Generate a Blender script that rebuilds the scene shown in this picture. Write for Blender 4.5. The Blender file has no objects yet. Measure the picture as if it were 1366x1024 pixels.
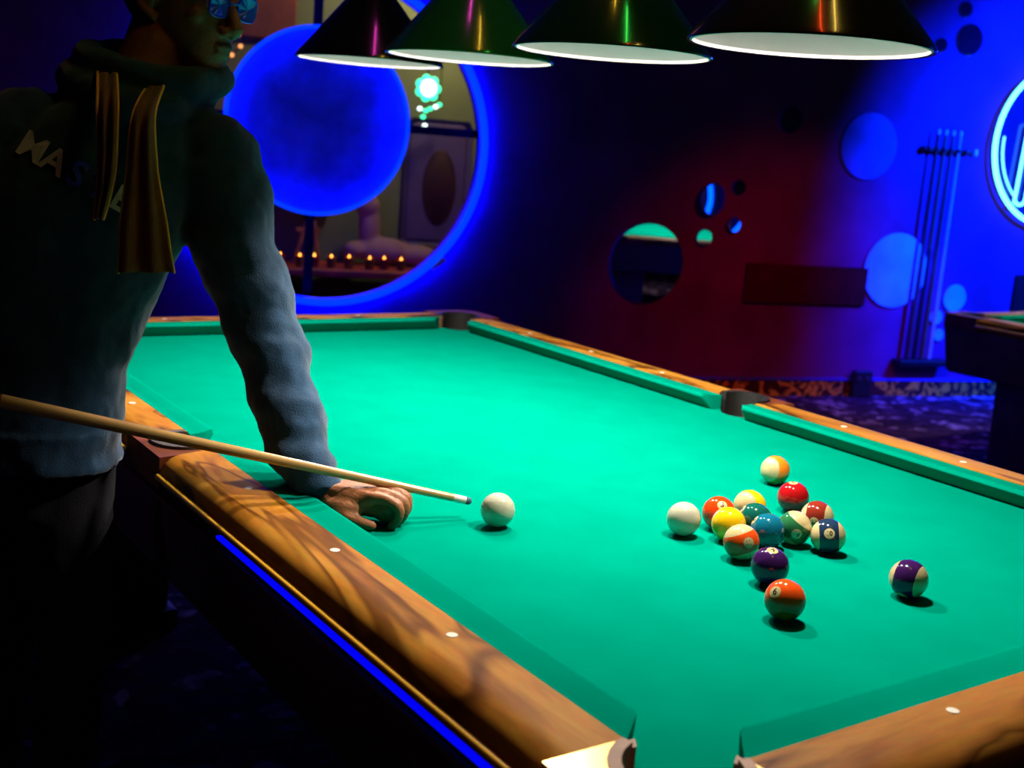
import bpy, bmesh, math, random
from mathutils import Vector as V, Matrix, Euler
from mathutils.bvhtree import BVHTree
random.seed(4)
S = bpy.context.scene
COL = S.collection
PI = math.pi

# ------------------------------------------------------------------ camera
CAM_POS = V((-0.79569, -0.78684, 1.37001))
CR = V((0.82658596, -0.55779036, 0.07500369))      # camera right
CU = V((0.04871075, 0.20366842, 0.97782741))       # camera up
CF = V((0.56069859, 0.80460492, -0.19551984))      # camera forward
CT = -CF
cam_d = bpy.data.cameras.new('camera')
cam = bpy.data.objects.new('camera', cam_d); COL.objects.link(cam)
m = Matrix((CR, CU, CT)).transposed().to_4x4(); m.translation = CAM_POS
cam.matrix_world = m
cam_d.sensor_fit = 'HORIZONTAL'; cam_d.sensor_width = 36.0
cam_d.lens = 1573.107 / 1366 * 36.0
cam_d.clip_start = .05; cam_d.clip_end = 60
cam_d.dof.use_dof = True; cam_d.dof.focus_distance = 1.85; cam_d.dof.aperture_fstop = 5.0
S.camera = cam
# ------------------------------------------------------------------ world and light
w = bpy.data.worlds.new('world'); S.world = w; w.use_nodes = True
w.node_tree.nodes['Background'].inputs[0].default_value = (.10, .02, .16, 1)
w.node_tree.nodes['Background'].inputs[1].default_value = .018
vs = S.view_settings
vs.view_transform = 'Standard'; vs.look = 'None'; vs.gamma = 1.0; vs.exposure = 0.0; vs.use_curve_mapping = False

# back wall frame: s runs along the wall, h is the height, o stands off the wall into the room
WA = V((4.1, 4.29, 0)); WD = V((.968, -.25, 0)).normalized(); WN = V((WD.y, -WD.x, 0))
WROT = math.atan2(WD.y, WD.x)
def WP(s, h, o=0.0): return WA + WD * s + V((0, 0, h)) + WN * o

def spot(name, loc, target, energy, color, size, blend=.5, radius=.05):
    l = bpy.data.lights.new(name, 'SPOT'); l.energy = energy; l.color = color
    l.spot_size = math.radians(size); l.spot_blend = blend; l.shadow_soft_size = radius
    o = bpy.data.objects.new(name, l); COL.objects.link(o); o.location = loc
    o.rotation_euler = (V(target) - V(loc)).to_track_quat('-Z', 'Y').to_euler()
    return o
LAMP_E, LAMP_COL = 68.0, (1.0, .89, .74)
spot('blue_wall_washer', WP(2.35, 2.5, 2.1), WP(2.35, 1.50), 5200, (.0, .026, 1.0), 72, .75, .08)
spot('blue_floor_washer', WP(1.7, 1.9, .80), WP(1.5, .0, .15), 300, (.0, .008, 1.0), 56, 1.0, .08)
spot('red_wall_washer', WP(.1, 2.2, 2.1), WP(.45, .05), 75, (1.0, .01, .05), 64, 1.0, .08)

# ------------------------------------------------------------------ materials
MATS = {}
def mat(name, col, rough=.5, metal=0., coat=0., spec=.5, noise=None, bump=None, sheen=0., emit=None, strength=0., col2=None, trans=0.):
    """noise=(scale, lo, hi) mottles the colour, bump=(scale, strength)"""
    if name in MATS: return MATS[name]
    M = bpy.data.materials.new(name); M.use_nodes = True
    nt = M.node_tree; b = nt.nodes['Principled BSDF']
    b.inputs['Base Color'].default_value = (*col, 1); b.inputs['Roughness'].default_value = rough
    b.inputs['Metallic'].default_value = metal; b.inputs['Coat Weight'].default_value = coat
    b.inputs['Coat Roughness'].default_value = .04
    b.inputs['Specular IOR Level'].default_value = spec
    b.inputs['Sheen Weight'].default_value = sheen
    b.inputs['Transmission Weight'].default_value = trans
    if emit:
        b.inputs['Emission Color'].default_value = (*emit, 1); b.inputs['Emission Strength'].default_value = strength
    tc = nt.nodes.new('ShaderNodeTexCoord')
    if noise:
        n = nt.nodes.new('ShaderNodeTexNoise'); n.inputs['Scale'].default_value = noise[0]; n.inputs['Detail'].default_value = 5
        r = nt.nodes.new('ShaderNodeValToRGB')
        a = tuple(c * noise[1] for c in col); z = col2 if col2 else tuple(min(1, c * noise[2]) for c in col)
        r.color_ramp.elements[0].position = .32; r.color_ramp.elements[1].position = .68
        r.color_ramp.elements[0].color = (*a, 1); r.color_ramp.elements[1].color = (*z, 1)
        nt.links.new(tc.outputs['Object'], n.inputs['Vector']); nt.links.new(n.outputs['Fac'], r.inputs['Fac'])
        nt.links.new(r.outputs['Color'], b.inputs['Base Color'])
    if bump:
        n = nt.nodes.new('ShaderNodeTexNoise'); n.inputs['Scale'].default_value = bump[0]; n.inputs['Detail'].default_value = 3
        bp = nt.nodes.new('ShaderNodeBump'); bp.inputs['Strength'].default_value = bump[1]; bp.inputs['Distance'].default_value = .004
        nt.links.new(tc.outputs['Object'], n.inputs['Vector']); nt.links.new(n.outputs['Fac'], bp.inputs['Height'])
        nt.links.new(bp.outputs['Normal'], b.inputs['Normal'])
    MATS[name] = M
    return M
def nodes_of(M): return M.node_tree, M.node_tree.nodes['Principled BSDF']
def ramp(nt, stops):
    r = nt.nodes.new('ShaderNodeValToRGB'); e = r.color_ramp.elements
    while len(e) < len(stops): e.new(.5)
    for i, (p, c) in enumerate(stops): e[i].position = p; e[i].color = (*c, 1)
    return r

CLOTH = mat('cloth_green', (.0, .205, .138), 1.0, spec=.0, noise=(9, .94, 1.04), bump=(900, .12))

def burl(name, along, c_dark, c_mid, c_lite, rough=.5):
    """figured walnut with long wandering dark veins; 'along' is the grain axis"""
    M = mat(name, c_mid, rough, coat=.0, spec=.06); nt, b = nodes_of(M)
    tc = nt.nodes.new('ShaderNodeTexCoord'); mp = nt.nodes.new('ShaderNodeMapping')
    mp.inputs['Scale'].default_value = (1, .16, 1) if along == 'y' else (.16, 1, 1)
    nt.links.new(tc.outputs['Object'], mp.inputs['Vector'])
    n1 = nt.nodes.new('ShaderNodeTexNoise'); n1.inputs['Scale'].default_value = 14; n1.inputs['Detail'].default_value = 7; n1.inputs['Distortion'].default_value = 1.4
    nt.links.new(mp.outputs['Vector'], n1.inputs['Vector'])
    r1 = ramp(nt, [(.30, c_dark), (.5, c_mid), (.72, c_lite)]); nt.links.new(n1.outputs['Fac'], r1.inputs['Fac'])
    n2 = nt.nodes.new('ShaderNodeTexNoise'); n2.inputs['Scale'].default_value = 4.2; n2.inputs['Detail'].default_value = 4; n2.inputs['Distortion'].default_value = .8
    mp2 = nt.nodes.new('ShaderNodeMapping'); mp2.inputs['Location'].default_value = (3.1, 1.7, .4)
    mp2.inputs['Scale'].default_value = (1, .22, 1) if along == 'y' else (.22, 1, 1)
    nt.links.new(tc.outputs['Object'], mp2.inputs['Vector']); nt.links.new(mp2.outputs['Vector'], n2.inputs['Vector'])
    r2 = ramp(nt, [(.0, (1, 1, 1)), (.36, (1, 1, 1)), (.372, (.35, .28, .24)), (.378, (.35, .28, .24)), (.40, (1, 1, 1)), (.470, (1, 1, 1)), (.490, (.14, .10, .08)), (.500, (.14, .10, .08)), (.516, (.55, .48, .44)), (.56, (1, 1, 1)), (.615, (1, 1, 1)), (.624, (.3, .22, .18)), (.630, (.5, .42, .38)), (.66, (1, 1, 1))])
    nt.links.new(n2.outputs['Fac'], r2.inputs['Fac'])
    mx = nt.nodes.new('ShaderNodeMix'); mx.data_type = 'RGBA'; mx.blend_type = 'MULTIPLY'; mx.inputs[0].default_value = 1.0
    nt.links.new(r1.outputs['Color'], mx.inputs[6]); nt.links.new(r2.outputs['Color'], mx.inputs[7])
    n3 = nt.nodes.new('ShaderNodeTexNoise'); n3.inputs['Scale'].default_value = 160; n3.inputs['Detail'].default_value = 2
    nt.links.new(mp.outputs['Vector'], n3.inputs['Vector'])
    mx2 = nt.nodes.new('ShaderNodeMix'); mx2.data_type = 'RGBA'; mx2.blend_type = 'OVERLAY'; mx2.inputs[0].default_value = .25
    nt.links.new(mx.outputs[2], mx2.inputs[6]); nt.links.new(n3.outputs['Color'], mx2.inputs[7])
    nt.links.new(mx2.outputs[2], b.inputs['Base Color'])
    return M
WOOD_Y = burl('walnut_long', 'y', (.21, .066, .006), (.36, .145, .014), (.43, .205, .032))
WOOD_X = burl('walnut_short', 'x', (.19, .064, .009), (.31, .125, .020), (.38, .175, .040))
MAHOG = mat('dark_mahogany', (.11, .026, .010), .5, coat=0., spec=.12, noise=(18, .7, 1.5))
APRON = mat('apron_brown', (.055, .022, .014), .45, noise=(12, .7, 1.35))
BRASS = mat('brass', (.95, .62, .20), .22, 1.0, noise=(30, .92, 1.04))
GREYLEATHER = mat('worn_leather', (.040, .030, .024), .55, bump=(300, .3), noise=(40, .8, 1.3))  # lighter grey-brown leather for the left side pocket liners
LEATHER = mat('pocket_leather', (.007, .006, .006), .6, bump=(300, .3), noise=(40, .8, 1.3))
FACING = mat('pocket_facing', (.26, .13, .075), .6, bump=(300, .3), noise=(40, .8, 1.2))
RUBBER = mat('black_net', (.006, .005, .005), .7, noise=(60, .7, 1.5))
PEARL = mat('pearl_inlay', (.70, .65, .57), .6, spec=.2, noise=(200, .93, 1.02))
GLINTBLUE = mat('led_blue', (.01, .01, .2), .4, emit=(.0, .001, 1.0), strength=.9, noise=(40, .9, 1.1))  # glow painted in for the blue reflection below the rail
MAROONLINE = mat('maroon_line', (.12, .008, .012), .4, noise=(60, .8, 1.2))

# ------------------------------------------------------------------ mesh helpers
def add(name, verts, faces, M, parent=None, smooth=False, loc=None, mats=None, midx=None):
    me = bpy.data.meshes.new(name); me.from_pydata([tuple(v) for v in verts], [], faces); me.update()
    bm = bmesh.new(); bm.from_mesh(me); bmesh.ops.recalc_face_normals(bm, faces=bm.faces); bm.to_mesh(me); bm.free()
    for mm in (mats or [M]): me.materials.append(mm)
    if midx:
        for p, i in zip(me.polygons, midx): p.material_index = i
    if smooth:
        for p in me.polygons: p.use_smooth = True
        if smooth == 'auto': me.set_sharp_from_angle(angle=math.radians(38))
    o = bpy.data.objects.new(name, me); COL.objects.link(o)
    if parent is not None: o.parent = parent
    if loc is not None: o.location = loc
    return o
def tag(o, label=None, cat=None, group=None, kind=None):
    if label: o['label'] = label
    if cat: o['category'] = cat
    if group: o['group'] = group
    if kind: o['kind'] = kind
    return o
def thing(name, loc, label, cat, group=None, rz=0.):
    o = bpy.data.objects.new(name, None); COL.objects.link(o); o.empty_display_size = .1
    o.location = loc; o.rotation_euler = (0, 0, rz); return tag(o, label, cat, group)
def boxg(x0, x1, y0, y1, z0, z1, b=0.):
    """box with chamfered vertical and top edges"""
    if b <= 0:
        vs_ = [(x, y, z) for z in (z0, z1) for x, y in ((x0, y0), (x1, y0), (x1, y1), (x0, y1))]
        return vs_, [(0, 1, 2, 3), (7, 6, 5, 4), (0, 4, 5, 1), (1, 5, 6, 2), (2, 6, 7, 3), (3, 7, 4, 0)]
    def ring(i, z): return [(x0+i+b, y0+i, z), (x1-i-b, y0+i, z), (x1-i, y0+i+b, z), (x1-i, y1-i-b, z), (x1-i-b, y1-i, z), (x0+i+b, y1-i, z), (x0+i, y1-i-b, z), (x0+i, y0+i+b, z)]
    R = [ring(b, z0), ring(0, z0+b), ring(0, z1-b), ring(b, z1)]
    return loft(R)
def loft(rings, cap=True, closed=False):
    n = len(rings[0]); v = [p for r in rings for p in r]; f = []
    k = len(rings)
    for i in range(k if closed else k-1):
        a, c = i*n, ((i+1) % k)*n
        for j in range(n): f.append((a+j, a+(j+1) % n, c+(j+1) % n, c+j))
    if cap and not closed: f.append(tuple(range(n))[::-1]); f.append(tuple(range((k-1)*n, k*n)))
    return v, f
def lathe(prof, n=48, closed=False):
    return loft([[(r*math.cos(2*PI*j/n), r*math.sin(2*PI*j/n), z) for j in range(n)] for r, z in prof], cap=True, closed=closed)
def torus(R, r, n=96, k=10, axis='y'):
    rings = []
    for i in range(n):
        a = 2*PI*i/n; ring = []
        for j in range(k):
            b = 2*PI*j/k; q = R + r*math.cos(b)
            ring.append((q*math.cos(a), r*math.sin(b), q*math.sin(a)) if axis == 'y' else (q*math.cos(a), q*math.sin(a), r*math.sin(b)))
        rings.append(ring)
    return loft(rings, closed=True)
def catmull(P, k=6):
    P = [V(p) for p in P]; out = []
    for i in range(len(P)-1):
        a = P[max(i-1, 0)]; b = P[i]; c = P[i+1]; d = P[min(i+2, len(P)-1)]
        for j in range(k):
            t = j/k; out.append(.5*((2*b)+(c-a)*t+(2*a-5*b+4*c-d)*t*t+(3*b-a-3*c+d)*t**3))
    out.append(P[-1]); return out
def lerp_list(L, k):
    out = []
    for i in range(len(L)-1):
        for j in range(k):
            t = j/k; t = t*t*(3-2*t) if False else t
            out.append(L[i]*(1-t)+L[i+1]*t)
    out.append(L[-1]); return out
def tube(P, R, n=12, wrinkle=None, round_ends=True):
    """tube through points with a radius each, hemispherical ends"""
    P = [V(p) for p in P]; R = list(R) if hasattr(R, '__len__') else [R]*len(P)
    if round_ends:
        a = (P[0]-P[1]).normalized(); b = (P[-1]-P[-2]).normalized(); p0, pn, r0, rn = P[0], P[-1], R[0], R[-1]
        pre = [(p0+a*r0*math.sin(t), r0*math.cos(t)) for t in (1.45, 1.05, .55)]
        post = [(pn+b*rn*math.sin(t), rn*math.cos(t)) for t in (.55, 1.05, 1.45)]
        P = [q[0] for q in pre]+P+[q[0] for q in post]; R = [q[1] for q in pre]+R+[q[1] for q in post]
    rings = []; up = None
    for i in range(len(P)):
        t = (P[min(i+1, len(P)-1)]-P[max(i-1, 0)]).normalized()
        if up is None:
            up = t.orthogonal().normalized()
        up = (up-t*up.dot(t)).normalized(); sd = t.cross(up)
        ring = []
        for j in range(n):
            a = 2*PI*j/n; r = R[i]
            if wrinkle: r *= 1+wrinkle(i/len(P), a)
            ring.append(tuple(P[i]+up*math.cos(a)*r+sd*math.sin(a)*r))
        rings.append(ring)
    return loft(rings)
def ellipsoid(c, rad, M3=None, n=20, k=12):
    rings = []
    for i in range(k+1):
        t = -PI/2+PI*(i/k)*.98+.01*PI
        rings.append([(rad[0]*math.cos(t)*math.cos(2*PI*j/n), rad[1]*math.cos(t)*math.sin(2*PI*j/n), rad[2]*math.sin(t)) for j in range(n)])
    v, f = loft(rings); c = V(c)
    return [tuple(c+((M3 @ V(p)) if M3 else V(p))) for p in v], f
def join(parts):
    vv, ff = [], []
    for v, f in parts:
        o = len(vv); vv += [tuple(p) for p in v]; ff += [tuple(i+o for i in g) for g in f]
    return vv, ff
def evaluated(o):
    dg = bpy.context.evaluated_depsgraph_get(); dg.update()
    me = bpy.data.meshes.new_from_object(o.evaluated_get(dg)); old = o.data
    o.modifiers.clear(); o.data = me; me.name = o.name; bpy.data.meshes.remove(old); return o
def remesh(o, voxel, smooth=4, disp=None):
    r = o.modifiers.new('r', 'REMESH'); r.mode = 'VOXEL'; r.voxel_size = voxel; r.use_smooth_shade = True
    if smooth:
        s_ = o.modifiers.new('s', 'SMOOTH'); s_.factor = .5; s_.iterations = smooth
    if disp:
        tx = bpy.data.textures.new('folds', 'CLOUDS'); tx.noise_scale = disp[0]; tx.noise_depth = 2
        d = o.modifiers.new('d', 'DISPLACE'); d.texture = tx; d.strength = disp[1]; d.mid_level = .5; d.texture_coords = 'LOCAL'
    evaluated(o)
    for p in o.data.polygons: p.use_smooth = True
    return o
def prism(poly, z0, z1):
    n = len(poly); v = [(x, y, z0) for x, y in poly]+[(x, y, z1) for x, y in poly]
    f = [tuple(range(n))[::-1], tuple(range(n, 2*n))]+[(i, (i+1) % n, n+(i+1) % n, n+i) for i in range(n)]
    return v, f
def copy_tree(o, parent=None):
    c = o.copy(); COL.objects.link(c); c.parent = parent
    for ch in list(o.children): copy_tree(ch, c)
    return c
def text_geo(s, size, extrude=0., bold=0.):
    cu = bpy.data.curves.new('t', 'FONT'); cu.body = s; cu.size = size; cu.align_x = 'CENTER'; cu.align_y = 'CENTER'; cu.extrude = extrude; cu.offset = bold
    cu.resolution_u = 4
    o = bpy.data.objects.new('t', cu); COL.objects.link(o)
    dg = bpy.context.evaluated_depsgraph_get(); dg.update()
    me = bpy.data.meshes.new_from_object(o.evaluated_get(dg))
    v = [tuple(q.co) for q in me.vertices]; f = [tuple(p.vertices) for p in me.polygons]
    bpy.data.objects.remove(o); bpy.data.meshes.remove(me)
    return v, f

# ------------------------------------------------------------------ the room
CARPET = mat('carpet', (.02, .01, .03), .95, spec=.1); nt, b = nodes_of(CARPET)
tc = nt.nodes.new('ShaderNodeTexCoord'); mp = nt.nodes.new('ShaderNodeMapping'); mp.inputs['Rotation'].default_value = (0, 0, .5)
vo = nt.nodes.new('ShaderNodeTexVoronoi'); vo.inputs['Scale'].default_value = 7; vo.inputs['Randomness'].default_value = .9
no = nt.nodes.new('ShaderNodeTexNoise'); no.inputs['Scale'].default_value = 6; no.inputs['Distortion'].default_value = 2.2
nt.links.new(tc.outputs['Object'], mp.inputs['Vector']); wn = nt.nodes.new('ShaderNodeTexNoise'); wn.inputs['Scale'].default_value = 5; wn.inputs['Detail'].default_value = 2
wa = nt.nodes.new('ShaderNodeVectorMath'); wa.operation = 'MULTIPLY_ADD'; wa.inputs[1].default_value = (.45, .45, .45)
nt.links.new(mp.outputs['Vector'], wn.inputs['Vector']); nt.links.new(wn.outputs['Color'], wa.inputs[0]); nt.links.new(mp.outputs['Vector'], wa.inputs[2]); nt.links.new(wa.outputs[0], vo.inputs['Vector']); nt.links.new(mp.outputs['Vector'], no.inputs['Vector'])
r1 = ramp(nt, [(.0, (.34, .26, .36)), (.30, (.30, .22, .33)), (.36, (.05, .022, .06)), (1, (.04, .018, .05))]); nt.links.new(vo.outputs['Distance'], r1.inputs['Fac'])
r2 = ramp(nt, [(.44, (.35, .3, .35)), (.56, (1, 1, 1))]); nt.links.new(no.outputs['Fac'], r2.inputs['Fac'])
mx = nt.nodes.new('ShaderNodeMix'); mx.data_type = 'RGBA'; mx.blend_type = 'MULTIPLY'; mx.inputs[0].default_value = 1
nt.links.new(r1.outputs['Color'], mx.inputs[6]); nt.links.new(r2.outputs['Color'], mx.inputs[7]); nt.links.new(mx.outputs[2], b.inputs['Base Color'])
PLASTER = mat('plum_plaster', (.14, .014, .10), .8, spec=.10, noise=(2.6, .72, 1.25), bump=(14, .35))
CEILM = mat('ceiling_paint', (.02, .014, .022), .9, noise=(3, .8, 1.2))
OLIVE = mat('olive_wall', (.17, .20, .07), .9, noise=(2.2, .8, 1.15))

def struct(name, vf, M, smooth=False): return tag(add(name, vf[0], vf[1], M, smooth=smooth), kind='structure')
struct('floor', boxg(-4.5, 9.5, -4, 8.2, -.06, 0), CARPET)
struct('ceiling', boxg(-4.5, 9.5, -4, 8.2, 3.05, 3.15), CEILM)
# back wall with the big round opening
RC_S, RC_H, RR = -2.291, 1.335, .825
def wall_with_hole(s0, s1, h1, thick):
    N_ = 128; cs, ch = RC_S, RC_H
    def edge(a):
        dx, dz = math.cos(a), math.sin(a); t = 1e9
        if dx > 1e-6: t = min(t, (s1-cs)/dx)
        if dx < -1e-6: t = min(t, (s0-cs)/dx)
        if dz > 1e-6: t = min(t, (h1-ch)/dz)
        if dz < -1e-6: t = min(t, (0-ch)/dz)
        return cs+dx*t, ch+dz*t
    ang = sorted([2*PI*i/N_ for i in range(N_)]+[math.atan2(z-ch, x-cs) % (2*PI) for x in (s0, s1) for z in (0, h1)])
    n = len(ang); v = []; f = []
    for o in (0, -thick):
        for a in ang: v.append(tuple(WP(cs+RR*math.cos(a), ch+RR*math.sin(a), o)))
        for a in ang: v.append(tuple(WP(*edge(a), o)))
    for i in range(n):
        j = (i+1) % n
        f += [(i, j, n+j, n+i), (2*n+j, 2*n+i, 3*n+i, 3*n+j), (j, i, 2*n+i, 2*n+j), (n+i, n+j, 3*n+j, 3*n+i)]
    return v, f
struct('wall_back', wall_with_hole(-6.2, 4.2, 3.05, .10), PLASTER)
def wall_box(s0, s1, o0, o1, h0, h1):
    return [tuple(WP(s, h, o)) for h in (h0, h1) for s, o in ((s0, o0), (s1, o0), (s1, o1), (s0, o1))], [(0, 1, 2, 3), (7, 6, 5, 4), (0, 4, 5, 1), (1, 5, 6, 2), (2, 6, 7, 3), (3, 7, 4, 0)]
struct('wall_right', wall_box(4.2, 4.3, -.1, 5.5, 0, 3.05), PLASTER)
struct('wall_left', wall_box(-6.3, -6.2, -.1, 7.5, 0, 3.05), PLASTER)
# carpeted baseboard with a blue capping strip
SKIRT = mat('skirting_carpet', (.05, .012, .01), .95, spec=.1); nt, b = nodes_of(SKIRT)
tc = nt.nodes.new('ShaderNodeTexCoord'); no = nt.nodes.new('ShaderNodeTexNoise'); no.inputs['Scale'].default_value = 9; no.inputs['Detail'].default_value = 1.5; no.inputs['Distortion'].default_value = 2.5
r1 = ramp(nt, [(.5, (.05, .012, .012)), (.56, (.60, .26, .02)), (.64, (.70, .32, .03)), (.70, (.07, .016, .014))])
nt.links.new(tc.outputs['Object'], no.inputs['Vector']); nt.links.new(no.outputs['Fac'], r1.inputs['Fac']); nt.links.new(r1.outputs['Color'], b.inputs['Base Color'])
struct('baseboard_back', wall_box(-6.2, 4.2, 0, .022, 0, .100), SKIRT)
struct('trim_1', wall_box(-6.2, 4.2, 0, .030, .100, .113), mat('blue_trim', (.05, .05, .35), .35, noise=(20, .8, 1.2)))

# ------------------------------------------------------------------ wall things
def wthing(name, s, h, label, cat, group=None, o=0.): return thing(name, WP(s, h, o), label, cat, group, WROT)   # local: x along wall, -y into room
MIRROR = mat('acrylic_mirror', (.86, .86, .9), .015, 1.0, noise=(3, .97, 1.0))
MEDGE = mat('mirror_edge', (.10, .10, .14), .3, .6, noise=(30, .8, 1.2))
def disc_y(R, y0, y1, n=64, bev=.003):
    return loft([[(r*math.cos(2*PI*j/n), y, r*math.sin(2*PI*j/n)) for j in range(n)] for r, y in ((R-bev, y0), (R, y0), (R, y1+bev), (R-bev, y1))])
def round_mirror(s, h, d, label, M=MIRROR, tilt=(0, 0), gap=.012):
    t = wthing('round_mirror', s, h, label, 'mirror', 'round mirrors on the back wall', gap)
    t.rotation_euler = Euler((tilt[0], 0, WROT+tilt[1]))
    add('backing', *disc_y(d/2, 0.010, -.002), MEDGE, t, 'auto')
    add('mirror_face', *disc_y(d/2-.002, -.0025, -.006), M, t, 'auto')
    return t
BLUEAC = mat('blue_acrylic', (.10, .50, .95), .25, .0, noise=(5, .7, 1.15))
NAVYAC = mat('navy_acrylic', (.02, .03, .14), .14, .8, noise=(5, .7, 1.3))
BLACKAC = mat('black_acrylic', (.003, .003, .008), .05, spec=.35, noise=(5, .8, 1.2)); DIMAC = mat('dim_blue_acrylic', (.05, .05, .30), .55, spec=.3, noise=(4, .5, 1.3))
round_mirror(-.424, .779, .467, 'large round wall mirror reflecting a green pool table edge')
round_mirror(-.070, .942, .106, 'small round mirror just right of the large mirror, reflecting green and wood')
round_mirror(-.053, 1.169, .190, 'medium round mirror crossed by a bright blue arc', tilt=(0, .30), gap=.042)
round_mirror(.126, 1.246, .090, 'small dark blue round mirror, upper of two beside the blue arc mirror', NAVYAC)
round_mirror(.114, 1.029, .094, 'small bright blue round mirror below the dark blue one', tilt=(0, .265), gap=.025)
round_mirror(.418, 1.653, .155, 'dark round mirror with a blue lower edge, high on the plum wall', NAVYAC, tilt=(.1, 0))
round_mirror(.983, 1.542, .402, 'large dim round disc on the blue lit wall left of the cue rack', DIMAC)
round_mirror(1.298, .801, .470, 'large glossy blue round disc behind the lower part of the cue rack', BLUEAC)
round_mirror(1.784, .640, .178, 'pale blue round disc just above the corner of the far table', BLUEAC)
round_mirror(1.660, .515, .098, 'little blue disc left of the pale blue disc by the far table', BLUEAC)
round_mirror(1.700, .400, .080, 'tiny blue disc lowest of all beside the far table corner', BLUEAC)
round_mirror(1.613, 2.227, .190, 'black round mirror with a blue rim right of the nearest lampshade', BLACKAC)
round_mirror(1.552, 2.399, .095, 'small black round mirror at the top edge above the black one', BLACKAC)
round_mirror(1.408, 2.176, .085, 'small black round mirror touching the right tip of the nearest lampshade', BLACKAC)

def annulus(r0, r1, y0, y1, n=128):
    return loft([[(r*math.cos(2*PI*j/n), y, r*math.sin(2*PI*j/n)) for j in range(n)] for r, y in ((r0, y0), (r1, y0), (r1, y1), (r0, y1))], closed=True)
# the ring of light round the opening, the cross bars and the moon disc
LEDRING = mat('ring_led', (.02, .02, .3), .4, emit=(.0, .0012, 1.0), strength=190.0, noise=(30, .9, 1.1))
t = wthing('light_ring', RC_S, RC_H, 'blue glowing light ring round the big opening in the wall', 'light ring')
add('led_tube', *torus(RR+.006, .010, 160, 10), LEDRING, t, True, loc=(0, -.026, 0))
add('cover', *annulus(RR-.010, RR+.022, -.046, -.042), mat('ring_cover', (.02, .03, .3), .4, emit=(.0, .03, 1.0), strength=1.6, noise=(30, .9, 1.1)), t, 'auto')  # added shield keeps tube light off the room; its glow is painted on
add('channel', *torus(RR-.004, .012, 160, 8), mat('ring_channel', (.35, .38, .6), .4, .3, noise=(20, .9, 1.1)), t, True, loc=(0, -.004, 0))
add('tape', *boxg(-.045, .045, -.012, -.006, -.018, .018), mat('white_tape', (.85, .87, .95), .6, noise=(30, .92, 1.05)), t, loc=(.61, -.03, -.60))
bpy.context.view_layer.update()
t.children[-1].rotation_euler = (0, -math.radians(38), 0)
BLACKM = mat('black_steel', (.008, .008, .010), .45, .4, noise=(30, .8, 1.2))
MC_S, MC_H, MR = -2.362, 1.427, .462
t = wthing('cross_frame', MC_S, MC_H, 'black cross bars spanning the round opening behind the blue disc', 'frame')
def chord(ds, dh):   # distance from the moon centre to the opening's edge in one direction
    px, pz = MC_S-RC_S, MC_H-RC_H; bq = px*ds+pz*dh
    return -bq+math.sqrt(bq*bq-(px*px+pz*pz-RR*RR))
for ds, dh in ((1, 0), (-1, 0), (0, 1), (0, -1)):
    Lc = chord(ds, dh)
    vf = boxg(0, Lc, -.02, .02, -.021, .021) if ds > 0 else boxg(-Lc, 0, -.02, .02, -.021, .021) if ds < 0 else boxg(-.021, .021, -.019, .019, 0, Lc) if dh > 0 else boxg(-.021, .021, -.019, .019, -Lc, 0)
    add('bar', *vf, mat('matte_black', (.003, .003, .003), .95, spec=.02, noise=(30, .8, 1.2)), t, loc=(0, .05, 0))
t = wthing('moon_disc', MC_S, MC_H, 'large blue round disc lit along its rim, in the round opening', 'wall disc')
MOON = mat('moon_face', (.10, .12, .55), .7, spec=.2, noise=(5, .6, 1.3), bump=(25, .5))
add('face', *loft([[(r*math.cos(2*PI*j/72), y, r*math.sin(2*PI*j/72)) for j in range(72)] for r, y in ((MR, .03), (MR, -.004), (MR-.01, -.006), (MR*.9, .000), (MR*.6, .004), (.02, .006))]), MOON, t, 'auto', loc=(0, -.05, 0))
add('rim_light', *torus(MR-.002, .006, 128, 8), mat('rim_led', (.02, .02, .3), .4, emit=(.0, .0045, 1.0), strength=80.0, noise=(30, .9, 1.1)), t, True, loc=(0, -.088, 0))
add('rim_cover', *annulus(MR-.013, MR+.006, -.101, -.097), MATS['ring_cover'], t, 'auto')  # added shield before the rim light, with the same painted glow

# added blue ring on the unseen right wall, glows to colour two tilted mirrors
t = thing('ring_lamp', WP(4.2, 1.03, 2.57), 'blue ring lamp on the right wall, seen only in the small mirrors', 'wall lamp', None, WROT+PI/2)
t.rotation_euler = (0, 0, WROT-PI/2)
add('back_plate', *annulus(.34, .46, -.012, -.002), BLACKM, t, 'auto')
add('ring_tube', *torus(.40, .022, 96, 10), mat('ring_lamp_blue', (.02, .02, .3), .4, emit=(.0, .05, 1.0), strength=6.0, noise=(30, .9, 1.1)), t, True, loc=(0, -.04, 0))

# neon sign at the right
NEON = mat('neon_cyan', (.05, .3, .4), .3, emit=(.10, .62, 1.0), strength=5.0, noise=(40, .95, 1.05))
NEON2 = mat('neon_pale', (.05, .3, .4), .3, emit=(.16, .72, 1.0), strength=2.6, noise=(40, .95, 1.05))
t = wthing('neon_sign', 2.385, 1.640, 'round cyan neon sign cut by the right edge of the picture', 'neon sign')
add('back_panel', *disc_y(.49, -.01, -.035, 72), mat('sign_panel', (.012, .014, .06), .12, .3, noise=(3, .8, 1.2)), t, 'auto')
add('ring_tube', *torus(.505, .014, 128, 10), NEON, t, True, loc=(0, -.06, 0))
def loop_pts(cx, z0, z1, wd, lean=0.):
    q = []
    for k in range(9): a = PI*k/8; q.append((cx+lean*1+wd*math.cos(a), -.07, z1+wd*math.sin(a)))
    for k in range(9): a = PI+PI*k/8; q.append((cx+wd*math.cos(a), -.07, z0+wd*math.sin(a)))
    return q+[q[0]]
for k in range(3):
    add('letter_tube', *tube(catmull(loop_pts(-.255+.20*k, -.34, .08, .042, .02), 2), .009, 8), NEON, t, True)
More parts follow.
